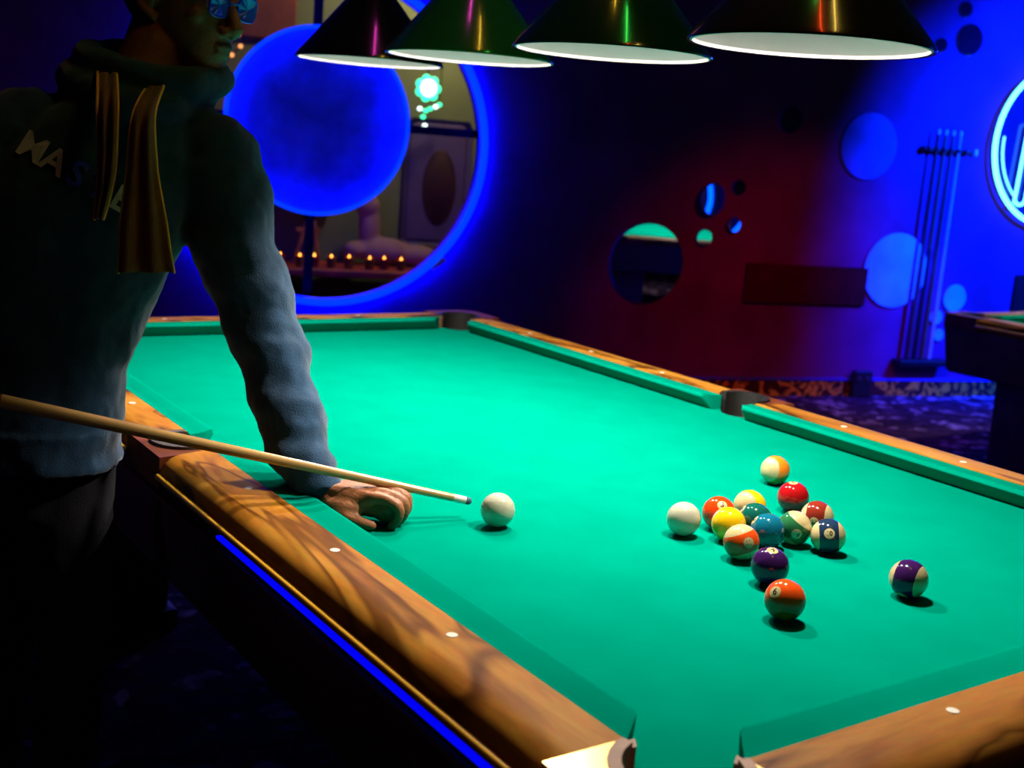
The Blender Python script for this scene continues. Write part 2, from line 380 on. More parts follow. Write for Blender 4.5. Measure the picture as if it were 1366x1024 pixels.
add('inner_arc', *tube([(.44*math.cos(a), -.055, .44*math.sin(a)) for a in [PI*(.98+.035*i) for i in range(9)]], .006, 8), NEON2, t, True)

# maroon boards, socket, cue rack
def board(s, h, w_, h_, label):
    o = tag(add('wall_board', *boxg(-w_/2, w_/2, -.022, 0, -h_/2, h_/2, .006), mat('maroon_board', (.050, .004, .004), .8, spec=.1, noise=(9, .8, 1.25)), None), label, 'wall panel')
    o.location = WP(s, h, .002); o.rotation_euler = (0, 0, WROT); return o
board(.665, .690, .863, .238, 'dark maroon wide board fixed low on the plum wall')
board(2.62, .50, .74, .62, 'dark board on the wall behind the far table')
t = wthing('socket_box', 1.127, .0, 'black socket box standing against the baseboard', 'socket box', o=.024)
add('housing', *boxg(-.07, .07, -.05, 0, .003, .170, .008), mat('socket_plastic', (.010, .010, .014), .4, noise=(30, .8, 1.2)), t)
for k in (-1, 1):
    sk = add('socket', *disc_y(.019, -.049, -.056, 24, .002), mat('socket_face', (.03, .03, .04), .35, noise=(30, .8, 1.2)), t, 'auto', loc=(.033*k, 0, .118))
    for q in (-1, 1): add('pin_hole', *disc_y(.003, -.0555, -.0575, 10, .0005), BLACKM, sk, loc=(.008*q, 0, 0))
t = wthing('cue_rack', 1.56, .22, 'black wall mounted cue rack on the blue lit wall', 'cue rack')
add('top_holder', *boxg(-.20, .17, -.05, 0, 1.325, 1.352, .006), BLACKM, t)
for k in range(6):
    add('clip', *lathe([(.010, -.012), (.019, -.010), (.019, .010), (.010, .012)], 14), BLACKM, t, loc=(-.165+.055*k, -.055, 1.339))
add('base_tray', *boxg(-.195, .195, -.10, 0, -.012, .026, .008), BLACKM, t)
add('white_peg', *lathe([(.006, -.02), (.011, -.016), (.011, .016), (.006, .02)], 12), PEARL, t, loc=(.205, -.03, 1.338))
add('peg_arm', *boxg(.165, .20, -.035, -.025, 1.333, 1.343), BLACKM, t)
CUEW = [mat('cue_wood_%s' % n, c, .3, coat=.3, noise=(14, .8, 1.2)) for n, c in (('dark', (.05, .03, .03)), ('black', (.02, .015, .02)), ('brown', (.10, .05, .03)), ('pale', (.35, .30, .30)))]
labs = ['dark wall cue, leftmost in the rack', 'black wall cue, second from the left in the rack', 'brown wall cue, third from the left in the rack', 'pale wall cue, rightmost in the rack']
for k in range(4):
    s = 1.448+.055*k
    c = thing('wall_cue', WP(s, .249, .055), labs[k], 'pool cue', 'cues in the wall rack', WROT)
    add('butt', *lathe([(.012, 0), (.0155, .004), (.0155, .40), (.0125, .70)], 14), CUEW[k], c, 'auto')
    add('shaft', *lathe([(.0125, .70), (.0065, 1.40)], 14), CUEW[k if k == 3 else (k+1) % 3], c, 'auto')
    add('tip', *lathe([(.0066, 1.40), (.0066, 1.425), (.003, 1.43)], 12), PEARL, c, 'auto')

# ------------------------------------------------------------------ the room seen through the opening
struct('wall_alcove', wall_box(-4.9, .2, -1.75, -1.65, 0, 3.05), OLIVE)
def bthing(name, s, h, o, label, cat, group=None): return thing(name, WP(s, h, o), label, cat, group, WROT)
t = bthing('framed_picture', -1.24, 1.10, -1.648, 'purple framed picture with a dark red oval in the back room', 'picture')
add('frame', *boxg(-.23, .23, -.03, 0, -.42, .42, .04), mat('purple_mount', (.085, .05, .11), .7, noise=(6, .85, 1.15)), t)
add('oval', *[[(x*.62, y, z*1.32) for x, y, z in disc_y(.19, -.028, -.036)[0]], disc_y(.19, -.028, -.036)[1]], mat('maroon_oval', (.030, .003, .006), .6, noise=(9, .8, 1.2)), t, 'auto', loc=(.02, 0, -.03))
# low counter with a pale lump of cloth and red and amber tea lights
t = bthing('counter', -2.45, 0, -1.36, 'dark red counter in the back room below the blue disc', 'counter')
add('top', *boxg(-1.1, 1.25, -.25, .25, .50, .55, .01), mat('counter_red', (.50, .05, .02), .6, noise=(8, .4, 1.3)), t)
for x in (-.95, .1, 1.1): add('leg', *boxg(x-.03, x+.03, -.2, .2, 0, .50), MAHOG, t)
bl = [ellipsoid((0, 0, .07), (.20, .11, .09)), ellipsoid((.20, .0, .05), (.20, .10, .07)), ellipsoid((-.10, .0, .22), (.075, .06, .16)), ellipsoid((-.12, 0, .36), (.085, .07, .08)), ellipsoid((-.20, -.02, .07), (.07, .08, .06))]
o = add('plush_toy', *join(bl), mat('pale_plush', (.30, .17, .13), .95, noise=(12, .85, 1.15), bump=(120, .4)), None); o.location = WP(-1.62, .575, -1.46); o.rotation_euler = (0, 0, WROT)
remesh(o, .014, 6); tag(o, 'pale pinkish soft shape sitting on the back room counter', 'soft toy')
for k in range(9):
    s = -2.42+.105*k+random.uniform(-.02, .02); amber = k in (2, 4, 5, 6, 8)
    t = bthing('tea_light', s, .552, -1.17-.03*(k % 2), '%s tea light, %s from the left on the back room counter' % ('amber' if amber else 'red', ('first', 'second', 'third', 'fourth', 'fifth', 'sixth', 'seventh', 'eighth', 'ninth')[k]), 'candle', 'tea lights on the back room counter')
    add('cup', *lathe([(.020, 0), (.028, .004), (.031, .07), (.027, .07), (.024, .012)], 20), mat('cup_amber' if amber else 'cup_red', (.30, .11, .01) if amber else (.25, .01, .01), .3, noise=(20, .8, 1.2)), t, 'auto')
    add('flame', *lathe([(.002, .03), (.010, .042), (.008, .06), (.001, .085)], 12), mat('flame', (.9, .4, .1), .5, emit=(1.0, .33, .03), strength=9.0, noise=(40, .9, 1.1)), t, True)
t = bthing('easel', -2.12, .556, -1.36, 'amber wooden easel on the back room counter', 'easel')
for a, b2 in (((-.10, 0, 0), (-.03, 0, .26)), ((.06, 0, 0), (.02, 0, .26))): add('leg', *tube([a, b2], .012, 8), mat('amber_wood', (.40, .16, .03), .5, noise=(20, .8, 1.2)), t)
add('crossbar', *boxg(-.09, .06, -.012, .012, .20, .225), MATS['amber_wood'], t)
o = add('red_bag', *join([ellipsoid((0, 0, .10), (.11, .07, .11)), ellipsoid((.02, 0, .22), (.06, .05, .07))]), mat('red_cloth', (.38, .012, .02), .7, noise=(12, .7, 1.2)), None); o.location = WP(-2.03, .965, -1.50); remesh(o, .012, 4)
tag(o, 'bright red rounded bag on the shelf in the back room', 'bag')
t = bthing('shelf', -2.06, .930, -1.50, 'dark wall shelf in the back room holding the red bag', 'shelf')
add('plank', *boxg(-.25, .14, -.12, .14, 0, .022), MAHOG, t); add('bracket', *boxg(-.06, -.03, -.02, .14, -.12, 0), MAHOG, t)
# green star lamp and small green lights
GREENL = mat('green_lamp', (.05, .4, .2), .4, emit=(.04, 1.0, .42), strength=2.2, noise=(30, .9, 1.1))
WHITEL = mat('white_lamp', (.8, .9, .9), .4, emit=(.75, 1.0, .95), strength=2.4, noise=(30, .95, 1.05))
t = bthing('flower_lamp', -1.505, 1.688, -1.0, 'green and white glowing flower lamp below the farthest lampshade', 'lamp')
for k in range(7):
    a = 2*PI*k/7; add('petal', *ellipsoid((.055*math.cos(a), .006, .055*math.sin(a)), (.028, .014, .028), n=14, k=8), GREENL, t, True)
add('center', *ellipsoid((0, -.01, 0), (.052, .016, .052), n=18, k=10), WHITEL, t, True)
add('cord', *tube([(0, .02, .04), (0, .02, 1.36)], .004, 6), BLACKM, t)
t = bthing('string_lights', -1.36, 1.545, -1.45, 'cluster of small green string lights in the back room', 'string lights')
pts = [(-.07, 0, .03), (-.03, 0, .02), (.00, 0, .035), (.035, 0, .05), (.06, 0, .065), (-.045, 0, -.02), (-.03, 0, -.075)]
for k, p in enumerate(pts): add('bulb', *ellipsoid(p, (.017, .012, .014), n=12, k=8), GREENL if k % 3 else WHITEL, t, True)
add('wire', *tube(catmull([pts[4], pts[3], pts[2], pts[1], pts[0], pts[5], pts[6]], 4), .003, 6), BLACKM, t, True)
add('hanger', *tube([pts[4], (.08, 0, 1.4)], .003, 6), BLACKM, t)
AMBER = mat('amber_bulb', (.9, .4, .1), .4, emit=(1.0, .35, .06), strength=1.6, noise=(30, .9, 1.1))
t = bthing('string_lights', -2.72, 1.90, -.62, 'amber string lights hanging left of the blue disc', 'string lights')
pts = [(.06, 0, .22), (.055, 0, .12), (.02, 0, .05), (.03, 0, -.04), (.045, 0, -.10), (.0, 0, -.15), (-.15, 0, -.36), (-.12, 0, -.40)]
add('wire', *tube(catmull(pts, 4), .004, 6), mat('wire_brown', (.10, .03, .015), .6, noise=(20, .8, 1.2)), t, True)
for p in pts: add('bulb', *ellipsoid(p, (.012, .010, .012), n=12, k=8), AMBER, t, True)
add('hanger', *tube([pts[0], (.07, 0, 1.1)], .003, 6), BLACKM, t)
o = add('wall_panel', *boxg(-.20, .20, -.03, 0, -.25, .25, .01), mat('brown_panel', (.20, .05, .02), .7, noise=(9, .75, 1.2)), None); o.location = WP(-2.42, 2.17, -1.62); o.rotation_euler = (0, 0, WROT)
tag(o, 'brownish red panel on the back room wall above the blue disc', 'wall panel')
l = bpy.data.lights.new('back_room_light', 'POINT'); l.energy = 40; l.color = (1.0, .80, .45); l.shadow_soft_size = .1
lo = bpy.data.objects.new('back_room_light', l); COL.objects.link(lo); lo.location = WP(-1.3, 2.45, -.95)

# ------------------------------------------------------------------ pool tables  (rail top at z = .80)
HA, HB, ZT = .635, 1.27, .80
def make_table(loc, label):
    T = thing('pool_table', loc, label, 'pool table')
    def P(side, d, e, z):   # side: local point from outward distance d past the nose line and coordinate e along it
        return {'L': (-HA-d, e, ZT+z), 'R': (HA+d, e, ZT+z), 'N': (e, -HB-d, ZT+z), 'F': (e, HB+d, ZT+z)}[side]
    # playing bed with pocket bites
    poly = []
    def arc(cx, cy, r, a0, a1, n=10): return [(cx+r*math.cos(math.radians(a0+(a1-a0)*i/n)), cy+r*math.sin(math.radians(a0+(a1-a0)*i/n))) for i in range(n+1)]
    E_ = .052
    def corner(sx, sy, a0, a1): return arc(sx*(HA+.043), sy*(HB+.043), .058, a0, a1)
    poly += corner(-1, -1, 97, -7); poly += corner(1, -1, 187, 83)
    poly += arc(HA+.078, 0, .052, 242, 118); poly += corner(1, 1, 277, 173); poly += corner(-1, 1, 7, -97)
    poly += arc(-HA-.078, 0, .052, 62, -62)
    v, f = prism(poly, ZT-.075, ZT-.04)
    add('playing_bed', v, f, CLOTH, T, False)
    prof = [(.000, -.0085), (.0012, -.0045), (.005, -.0012), (.012, -.0003), (.030, -.0035), (.0548, -.0035), (.0548, -.041), (.031, -.041), (.004, -.013)]
    def cushion(side, e0, k0, e1, k1):
        def end(d, k): return .075-.047*(d/.055) if k == 'c' else .068-.016*(d/.055)
        secs = []
        for idx, (sh, mn) in enumerate(((0, .009), (.004, .003), (.011, 0))):
            secs.append([P(side, max(d, mn), e0+end(max(d, mn), k0)+sh, z) for d, z in prof])
        nmid = 6
        for i in range(1, nmid): secs.append([P(side, d, e0+end(d, k0)+.011+(e1-end(d, k1)-.011-e0-end(d, k0)-.011)*i/nmid, z) for d, z in prof])
        for sh, mn in ((.011, 0), (.004, .003), (0, .009)): secs.append([P(side, max(d, mn), e1-end(max(d, mn), k1)-sh, z) for d, z in prof])
        return add('cushion', *loft(secs), CLOTH, T, 'auto')
    wprof = [(.0562, -.055), (.0562, -.0015), (.0577, .0), (.085, .0), (.115, .0), (.128, -.001), (.140, -.005), (.150, -.012), (.157, -.022), (.160, -.032), (.159, -.040), (.154, -.046), (.140, -.055)]
    def wend(d, k):
        if k == 'c': return .028
        return .062+.034*max(0, (d-.056)/.104)**.55
    def rail(side, e0, k0, e1, k1):
        secs = []
        for i in range(9):
            t_ = i/8; secs.append([P(side, d, (e0+wend(d, k0))*(1-t_)+(e1-wend(d, k1))*t_, z) for d, z in wprof])
        return add('rail', *loft(secs), WOOD_Y if side in 'LR' else WOOD_X, T, 'auto')
    for side in 'LR':
        for a in ((-HB, 'c', 0, 's'), (0, 's', HB, 'c')): cushion(side, *a); rail(side, *a)
    for side in 'NF': cushion(side, -HA, 'c', HA, 'c'); rail(side, -HA, 'c', HA, 'c')
    # corner castings and pocket leathers
    for sx in (-1, 1):
        for sy in (-1, 1):
            def cq(p, q): return (sx*(HA+p), sy*(HB+q))
            a_ = [(.160, -.0275)]+[(.105+.055*math.cos(t_), .105+.055*math.sin(t_)) for t_ in [PI/2*i/8 for i in range(9)]]+[(-.0275, .160), (-.0275, .0575)]
            ca = [(.043+.074*math.cos(math.radians(x)), .043+.074*math.sin(math.radians(x))) for x in range(168, -79, -13)]
            pl = [(.0575, -.0275)]+a_+ca[1:-1]
            ctop = [cq(*q) for q in pl]
            add('corner_casting', *prism(ctop, ZT-.06, ZT+.0012), BRASS if sy < 0 else MAHOG, T, 'auto')
            ro, ri = .0735, .060
            lin = [cq(.043+r*math.cos(math.radians(x)), .043+r*math.sin(math.radians(x))) for r, xs in ((ro, range(166, -77, -11)), (ri, range(-76, 167, 11))) for x in xs]
            add('pocket_liner', *prism(lin, ZT-.13, ZT+.003), FACING if sy < 0 else LEATHER, T, 'auto')
            for q0, q1 in (((.0545, -.0275), (.043+.060*math.cos(math.radians(-72)), .043+.060*math.sin(math.radians(-72)))), ((-.0275, .0545), (.043+.060*math.cos(math.radians(162)), .043+.060*math.sin(math.radians(162))))):
                dx, dy = (-.010, 0) if q0[0] > 0 else (0, -.010)
                fp = [cq(*q0), cq(q0[0]+dx, q0[1]+dy), cq(q1[0]+dx*.8, q1[1]+dy*.8), cq(*q1)]
                add('pocket_facing', *prism(fp, ZT-.06, ZT-.002), FACING, T)
            cup = lathe([(.066, ZT-.13), (.066, ZT-.24), (.03, ZT-.26)], 24); add('pocket_cup', [(x+sx*(HA+.043), y+sy*(HB+.043), z) for x, y, z in cup[0]], cup[1][:-2]+[cup[1][-1]], RUBBER, T, 'auto')
    for sx in (-1, 1):
        def cq(p, q): return (sx*(HA+p), q)
        ds = [.0562+(.160-.0562)*i/10 for i in range(11)]
        pc, rr_ = .078, .066
        inner = [(pc+rr_*math.cos(math.radians(x)), rr_*math.sin(math.radians(x))) for x in range(-104, 105, 13)]
        pl = [(d, -wend(d, 's')) for d in ds[::-1]]+inner[:]+[(d, wend(d, 's')) for d in ds]
        # the outline runs down one side, round the pocket and out along the other
        pl = [(d, -wend(d, 's')+.0005) for d in reversed(ds)]+[q for q in inner if q[0] > .0562]+[(d, wend(d, 's')-.0005) for d in ds]
        add('side_casting', *prism([cq(*q) for q in pl], ZT-.06, ZT-.0008), MAHOG, T, 'auto')
        lin = [cq(pc+r*math.cos(math.radians(x)), r*math.sin(math.radians(x))) for r, xs in ((.0655, range(-104, 105, 8)), (.0500, range(104, -105, -8))) for x in xs]
        add('pocket_liner', *prism(lin, ZT-.13, ZT+.0045), GREYLEATHER if sx < 0 else LEATHER, T, 'auto')
        cup = lathe([(.058, ZT-.13), (.058, ZT-.24), (.03, ZT-.26)], 24); add('pocket_cup', [(x+sx*(HA+pc), y, z) for x, y, z in cup[0]], cup[1][:-2]+[cup[1][-1]], RUBBER, T, 'auto')
    # sights
    sg = lathe([(.0072, 0), (.0072, .0005), (.0066, .0008)], 18)
    me = None
    for side in 'LRNF':
        es = [HB/4*k for k in (-3, -2, -1, 1, 2, 3)] if side in 'LR' else [HA/2*k for k in (-1, 0, 1)]
        for e in es:
            x, y, z = P(side, .085, e, .0002)
            if me is None: o = add('sight', *sg, PEARL, T); me = o.data
            else: o = bpy.data.objects.new('sight', me); COL.objects.link(o); o.parent = T
            o.location = (x, y, z)
    # blue reflection painted as a glowing strip, and maroon line under the long rails
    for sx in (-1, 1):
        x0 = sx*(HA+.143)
        add('led_strip', *boxg(min(x0, x0+sx*.012), max(x0, x0+sx*.012), -HB+.05, -.36, ZT-.0625, ZT-.0580), GLINTBLUE, T)
        for e0, e1_ in ((-HB+.03, -.1), (.1, HB-.03)): add('edge_bead', *tube([(sx*(HA+.1638), e0, ZT-.0335), (sx*(HA+.1638), e1_, ZT-.0335)], .0058, 12), mat('golden_bead', (.80, .42, .03), .35, coat=.4, noise=(20, .9, 1.1)), T, True)
        add('maroon_line', *boxg(min(x0, x0+sx*.006), max(x0, x0+sx*.006), -HB+.05, HB-.05, ZT-.088, ZT-.081), MAROONLINE, T)
    # apron boards, slightly raked, mitred
    for side in 'LRNF':
        h_ = HB if side in 'LR' else HA
        secs = [[P(side, d, (h_+d)*k, z) for d, z in ((.142, -.0555), (.118, -.255), (.095, -.255), (.115, -.0555))] for k in (-1, 1)]
        add('apron', *loft(secs), APRON, T)
    add('slate_bed', *boxg(-HA-.11, HA+.11, -HB-.11, HB+.11, ZT-.262, ZT-.245), RUBBER, T)
    for sx in (-1, 1):
        for sy in (-1, 1):
            r_ = [[(sx*.51+a*q, sy*1.10+b2*q*1.15, z) for a, b2 in ((-1, -1), (1, -1), (1, 1), (-1, 1))] for q, z in ((.115, 0), (.115, .05), (.095, .055), (.105, ZT-.262))]
            add('leg', *loft(r_), APRON, T)
    return T
TAB = make_table((HA, HB, 0), 'large walnut pool table with green cloth in the foreground, balls on it')
bpy.context.view_layer.update()
T2 = copy_tree(TAB); T2.location = (3.74+HA+.160, 2.44-HB-.160, 0)
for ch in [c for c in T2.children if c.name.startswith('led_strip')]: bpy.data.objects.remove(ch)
T2['label'] = 'second pool table behind at the right, cut by the picture edge'

# ------------------------------------------------------------------ pendant lamps
SH = [mat('shade_%s' % n, c, .16, coat=.5, spec=.6, noise=(6, .85, 1.15)) for n, c in (('black', (.006, .007, .006)), ('green', (.012, .17, .03)), ('blackgreen', (.006, .040, .014)), ('brownblack', (.012, .010, .005)))]
LINING = mat('white_enamel', (.50, .47, .48), .5, noise=(12, .96, 1.02))
BULB = mat('bulb', (.9, .9, .85), .4, emit=(1.0, .82, .85), strength=60.0, noise=(20, .98, 1.0))
RIM = .1885
def make_lamp(x, y, k, label, group):
    t = thing('pendant_lamp', (x, y, 1.557), label, 'pendant lamp', group)
    add('shade', *lathe([(RIM, 0), (RIM+.0008, .003), (RIM-.003, .010), (.10, .112), (.045, .178), (.034, .190), (.031, .186), (.043, .174), (.097, .108), (RIM-.0045, .008), (RIM-.0035, .001)], 72, closed=True), SH[k], t, 'auto')
    li = add('lining', *lathe([(RIM-.0045, .0015), (RIM-.0055, .0085), (.096, .1075), (.042, .1735), (.030, .185), (.028, .183), (.041, .170), (.0945, .1045), (RIM-.008, .0065), (RIM-.008, .0005)], 72, closed=True), LINING, t, 'auto')
    add('cap', *lathe([(.036, .178), (.038, .186), (.038, .235), (.030, .247), (.012, .252), (.012, .27)], 32), mat('lamp_cap', (.02, .02, .02), .3, .6, noise=(20, .8, 1.2)), t, 'auto')
    add('bulb', *lathe([(.010, .178), (.016, .170), (.020, .155), (.018, .140), (.010, .131), (.002, .129)], 24), BULB, t, True)
    add('cord', *tube([(0, 0, .26), (0, 0, 1.492)], .004, 8), BLACKM, t)
    l = bpy.data.lights.new('lamp_light', 'SPOT'); l.energy = LAMP_E; l.color = LAMP_COL; l.spot_size = math.radians(122); l.spot_blend = .4; l.shadow_soft_size = .030
    lo = bpy.data.objects.new('lamp_light', l); COL.objects.link(lo); lo.parent = t; lo.location = (0, 0, .100)
    return t
for k, (y, lab) in enumerate(((2.012, 'black cone pendant lamp, farthest of the row above the table'), (1.526, 'green cone pendant lamp, second farthest of the row'), (1.021, 'dark green cone pendant lamp, second nearest of the row'), (.533, 'black cone pendant lamp, nearest and largest of the row'))):
    make_lamp(.635, y, k, lab, 'cone lamps above the near table')
for k, y in enumerate((.30, 1.12, 1.94)):
    make_lamp(T2.location.x, y-.2, k, ('cone lamp above the second table, %s of the three' % ('nearest', 'middle', 'farthest')[k]), 'cone lamps above the second table')

# ------------------------------------------------------------------ balls
BR, BZ = .028575, .76+.028575+.0003
CREAM = mat('ball_cream', (.50, .40, .20), .06, coat=.6, noise=(30, .97, 1.02))
WHITEB = mat('ball_white', (.46, .45, .34), .08, coat=.6, noise=(30, .97, 1.02))
INK = mat('ball_ink', (.008, .008, .008), .2, noise=(60, .9, 1.1))
def ballmat(n, c): return mat('ball_'+n, tuple(q*.92 for q in c), .07, coat=.2, spec=.4, noise=(30, .96, 1.03))
def ball_mesh(name, mats, stripe):
    n = 48; lat = [-89, -75, -62, -50, -40, -33, -32.5, -24, -12, 0, 12, 24, 32.5, 33, 40, 50, 62, 75, 89]
    rings = [[(BR*math.cos(math.radians(a))*math.cos(2*PI*j/n), BR*math.cos(math.radians(a))*math.sin(2*PI*j/n), BR*math.sin(math.radians(a))) for j in range(n)] for a in lat]
    v, f = loft(rings); idx = []
    for q in f:
        z = sum(v[i][2] for i in q)/len(q)/BR
        idx.append(1 if stripe and abs(z) > math.sin(math.radians(32.7)) else 0)
    return add(name, v, f, None, None, True, mats=mats, midx=idx)
def cam_dir(a): return (CR*a[0]+CU*a[1]+CT*a[2]).normalized()
def ball(x, y, col, label, num=None, stripe=False, ndir=(0, 0, 1), pole=(0, 1, 0), roll=0.):
    o = ball_mesh('pool_ball', [col, CREAM] if stripe else [col], stripe)
    tag(o, label, 'pool ball', 'pool balls on the near table')
    X = cam_dir(ndir); Z = cam_dir(pole)
    if stripe: X = (X-Z*X.dot(Z)).normalized()
    else: Z = (Z-X*Z.dot(X)).normalized()
    Y = Z.cross(X)
    mm = Matrix((X, Y, Z)).transposed().to_4x4(); mm.translation = (x, y, BZ); o.matrix_world = mm
    if num:
        k = 1.0025; rings = []
        for rad in (.0002, .003, .006, .0085): rings.append([tuple(V((math.sqrt(BR*BR-rad*rad), rad*math.cos(2*PI*j/28), rad*math.sin(2*PI*j/28)))*k) for j in range(28)])
        for sg_ in ((1, -1) if stripe else (1, -1)):
            d = add('number_disc', [(p[0]*sg_, p[1]*sg_, p[2]) for r in rings for p in r], loft(rings)[1][:-2], CREAM, o, True)
            tv, tf = text_geo(num, .0125 if len(num) == 1 else .0100, 0., .0003)
            c, s = math.cos(roll), math.sin(roll)
            pts = []
            for u, v_, _ in tv:
                u, v_ = u*c-v_*s, u*s+v_*c
                q = V((math.sqrt(max(1e-9, BR*BR-u*u-v_*v_)), u, v_))*1.006; pts.append((q.x*sg_, q.y*sg_, q.z))
            add('number', pts, tf, INK, d)
    return o
YEL = ballmat('yellow', (.86, .50, .006)); BLU = ballmat('teal_blue', (.004, .12, .20)); RED = ballmat('red', (.36, .006, .008)); PUR = ballmat('purple', (.035, .008, .075))
ORA = ballmat('orange', (.74, .075, .008)); ORA2 = ballmat('orange_amber', (.80, .20, .012)); GRN = ballmat('green', (.004, .09, .07)); GRN2 = ballmat('mid_green', (.02, .14, .05)); MAR = ballmat('maroon', (.20, .022, .012)); NAV = ballmat('navy', (.012, .03, .07)); SCA = ballmat('scarlet', (.72, .045, .004))
ball(.2586, .7391, WHITEB, 'plain white cue ball alone in front of the cue tip')
ball(.5289, .5861, WHITEB, 'plain white ball touching the left side of the broken rack')
ball(.9272, .7587, ORA2, 'amber and cream striped ball at the back of the cluster', '13', True, (.75, -.5, -.4), (-.80, .12, .58))
ball(.8170, .6096, RED, 'dark red solid ball behind the right of the cluster', '3', False, (-.05, .96, .25), (.2, 0, 1))
ball(.6121, .5889, SCA, 'scarlet solid ball numbered five at the left of the cluster', '5', False, (.06, .55, .83), (.1, .8, -.5))
ball(.6948, .5982, YEL, 'yellow and cream striped ball at the back of the cluster', '9', True, (.7, -.6, -.35), (-.72, .15, .68))
ball(.6453, .5367, GRN, 'dark green solid ball in the middle of the cluster', '6', False, (.75, -.65, .0), (0, 0, 1))
ball(.5834, .5360, YEL, 'bright yellow solid ball at the front left of the cluster', '1', False, (.75, -.65, .0), (0, 0, 1))
ball(.5363, .4591, ORA, 'orange and cream striped ball in front of the yellow ball', '11', True, (.22, .10, .97), (-.30, .95, -.02))
ball(.6209, .4845, BLU, 'teal blue solid ball right of the orange striped ball', '2', False, (.75, -.65, .0), (0, 0, 1))
ball(.6782, .4787, GRN2, 'green and cream striped ball left of the navy striped ball', '14', True, (-.3, -.5, .6), (.55, .75, .25))
ball(.7636, .5052, MAR, 'maroon and cream striped ball behind the navy striped ball', '15', True, (-.4, -.2, .9), (.92, -.1, .42))
ball(.7007, .4256, NAV, 'navy and cream striped ball numbered ten, right of the cluster', '10', True, (-.10, .26, .95), (.97, .02, .18), roll=PI/2)
ball(.4968, .3599, PUR, 'purple solid ball with its number on top, behind the orange six', '4', False, (.05, .90, .42), (.1, .3, -1))
ball(.4139, .2521, ORA, 'orange solid ball numbered six, nearest of all the balls', '6', False, (-.62, .50, .60), (.2, .8, -.3))
ball(.6594, .2351, PUR, 'purple and cream striped ball apart at the right', '12', True, (.15, .85, -.45), (.78, -.22, .58))

# ------------------------------------------------------------------ the player and his cue
PER = thing('person', (-.34, 1.30, 0), 'person in a dark hoodie leaning over the table, holding a cue', 'person')
bpy.context.view_layer.update()
PINV = Matrix.Translation((.34, -1.30, 0))
def padd(name, vf, M, parent=PER, smooth=True):
    off = V((.34, -1.30, 0)) ; return add(name, [V(p)+off for p in vf[0]], vf[1], M, parent, smooth)
SKIN = mat('skin', (.28, .105, .042), .5, spec=.35, noise=(28, .86, 1.10), bump=(260, .25))
HOOD = mat('hoodie_fabric', (.014, .046, .100), .9, spec=.08, noise=(20, .8, 1.2), bump=(420, .35), sheen=.25)
DENIM = mat('black_trousers', (.010, .010, .014), .9, spec=.1, noise=(40, .8, 1.2), bump=(400, .3))
e1 = V((.953, -.303, 0)); e2 = V((.303, .953, 0))
def ring(c, wd, dp, n=28, pw=2.4):
    c = V(c); out = []
    for j in range(n):
        a = 2*PI*j/n; ca, sa = math.cos(a), math.sin(a)
        x = math.copysign(abs(ca)**(2/pw), ca)*wd; y = math.copysign(abs(sa)**(2/pw), sa)*dp
        out.append(tuple(c+e1*x+e2*y))
    return out
TR = [((-.333, 1.245, .800), .118, .112), ((-.328, 1.250, .860), .122, .115), ((-.317, 1.261, .948), .120, .115), ((-.303, 1.271, 1.023), .138, .118), ((-.292, 1.267, 1.088), .153, .120), ((-.281, 1.262, 1.152), .172, .122), ((-.261, 1.257, 1.240), .186, .122), ((-.236, 1.259, 1.316), .178, .110), ((-.206, 1.251, 1.373), .132, .090), ((-.180, 1.245, 1.412), .078, .074)]
LARM = [((-.088, 1.199, 1.340), .062), ((-.067, 1.177, 1.311), .073), ((-.059, 1.155, 1.244), .075), ((-.047, 1.126, 1.158), .071), ((-.026, 1.091, 1.073), .065), ((-.013, 1.066, 1.013), .060), ((-.004, 1.037, .966), .056), ((.001, .992, .898), .056), ((.006, .952, .850), .050), ((.014, .919, .818), .041), ((.021, .900, .803), .034)]
RARM = [((-.340, 1.300, 1.345), .066), ((-.400, 1.300, 1.315), .072), ((-.500, 1.265, 1.245), .066), ((-.595, 1.222, 1.170), .060), ((-.585, 1.150, 1.100), .055), ((-.555, 1.080, 1.035), .048), ((-.540, 1.045, 1.005), .040)]
def wr(t, a):
    return .095*math.sin(40*t+1.6*math.sin(a+.6)+.8*math.sin(2*a))*(.4+.6*math.sin(a*1.0+1.0)**2)*(.45+t*.8)+.02*math.sin(90*t+2*a)
def sleeve(A, wrinkles=True): return tube(catmull([p for p, r in A], 8), lerp_list([r for p, r in A], 8), 26, wr if wrinkles else None)
hd = [loft([ring(*q) for q in TR]), sleeve(LARM), sleeve(RARM)]
hd.append(tube(catmull([(-.155, 1.165, 1.395), (-.10, 1.205, 1.405), (-.075, 1.275, 1.415), (-.11, 1.345, 1.430), (-.19, 1.365, 1.440), (-.265, 1.325, 1.435), (-.275, 1.245, 1.415), (-.235, 1.180, 1.397), (-.155, 1.165, 1.395)], 5), .030, 12))
hd.append(tube(catmull([(-.120, 1.165, 1.432), (-.065, 1.205, 1.442), (-.055, 1.275, 1.455), (-.095, 1.335, 1.470), (-.165, 1.350, 1.475), (-.235, 1.315, 1.468), (-.250, 1.245, 1.452), (-.205, 1.185, 1.436), (-.120, 1.165, 1.432)], 5), .030, 12))
hd.append(loft([ring((-.333, 1.243, z), .121+.006*math.sin(k*2.2), .116+.004*math.sin(k*3), pw=2.3) for k, z in enumerate((.79, .80, .83, .86))]))
hoodie = padd('hoodie', join(hd), HOOD); remesh(hoodie, .0065, 2, (.06, .014))
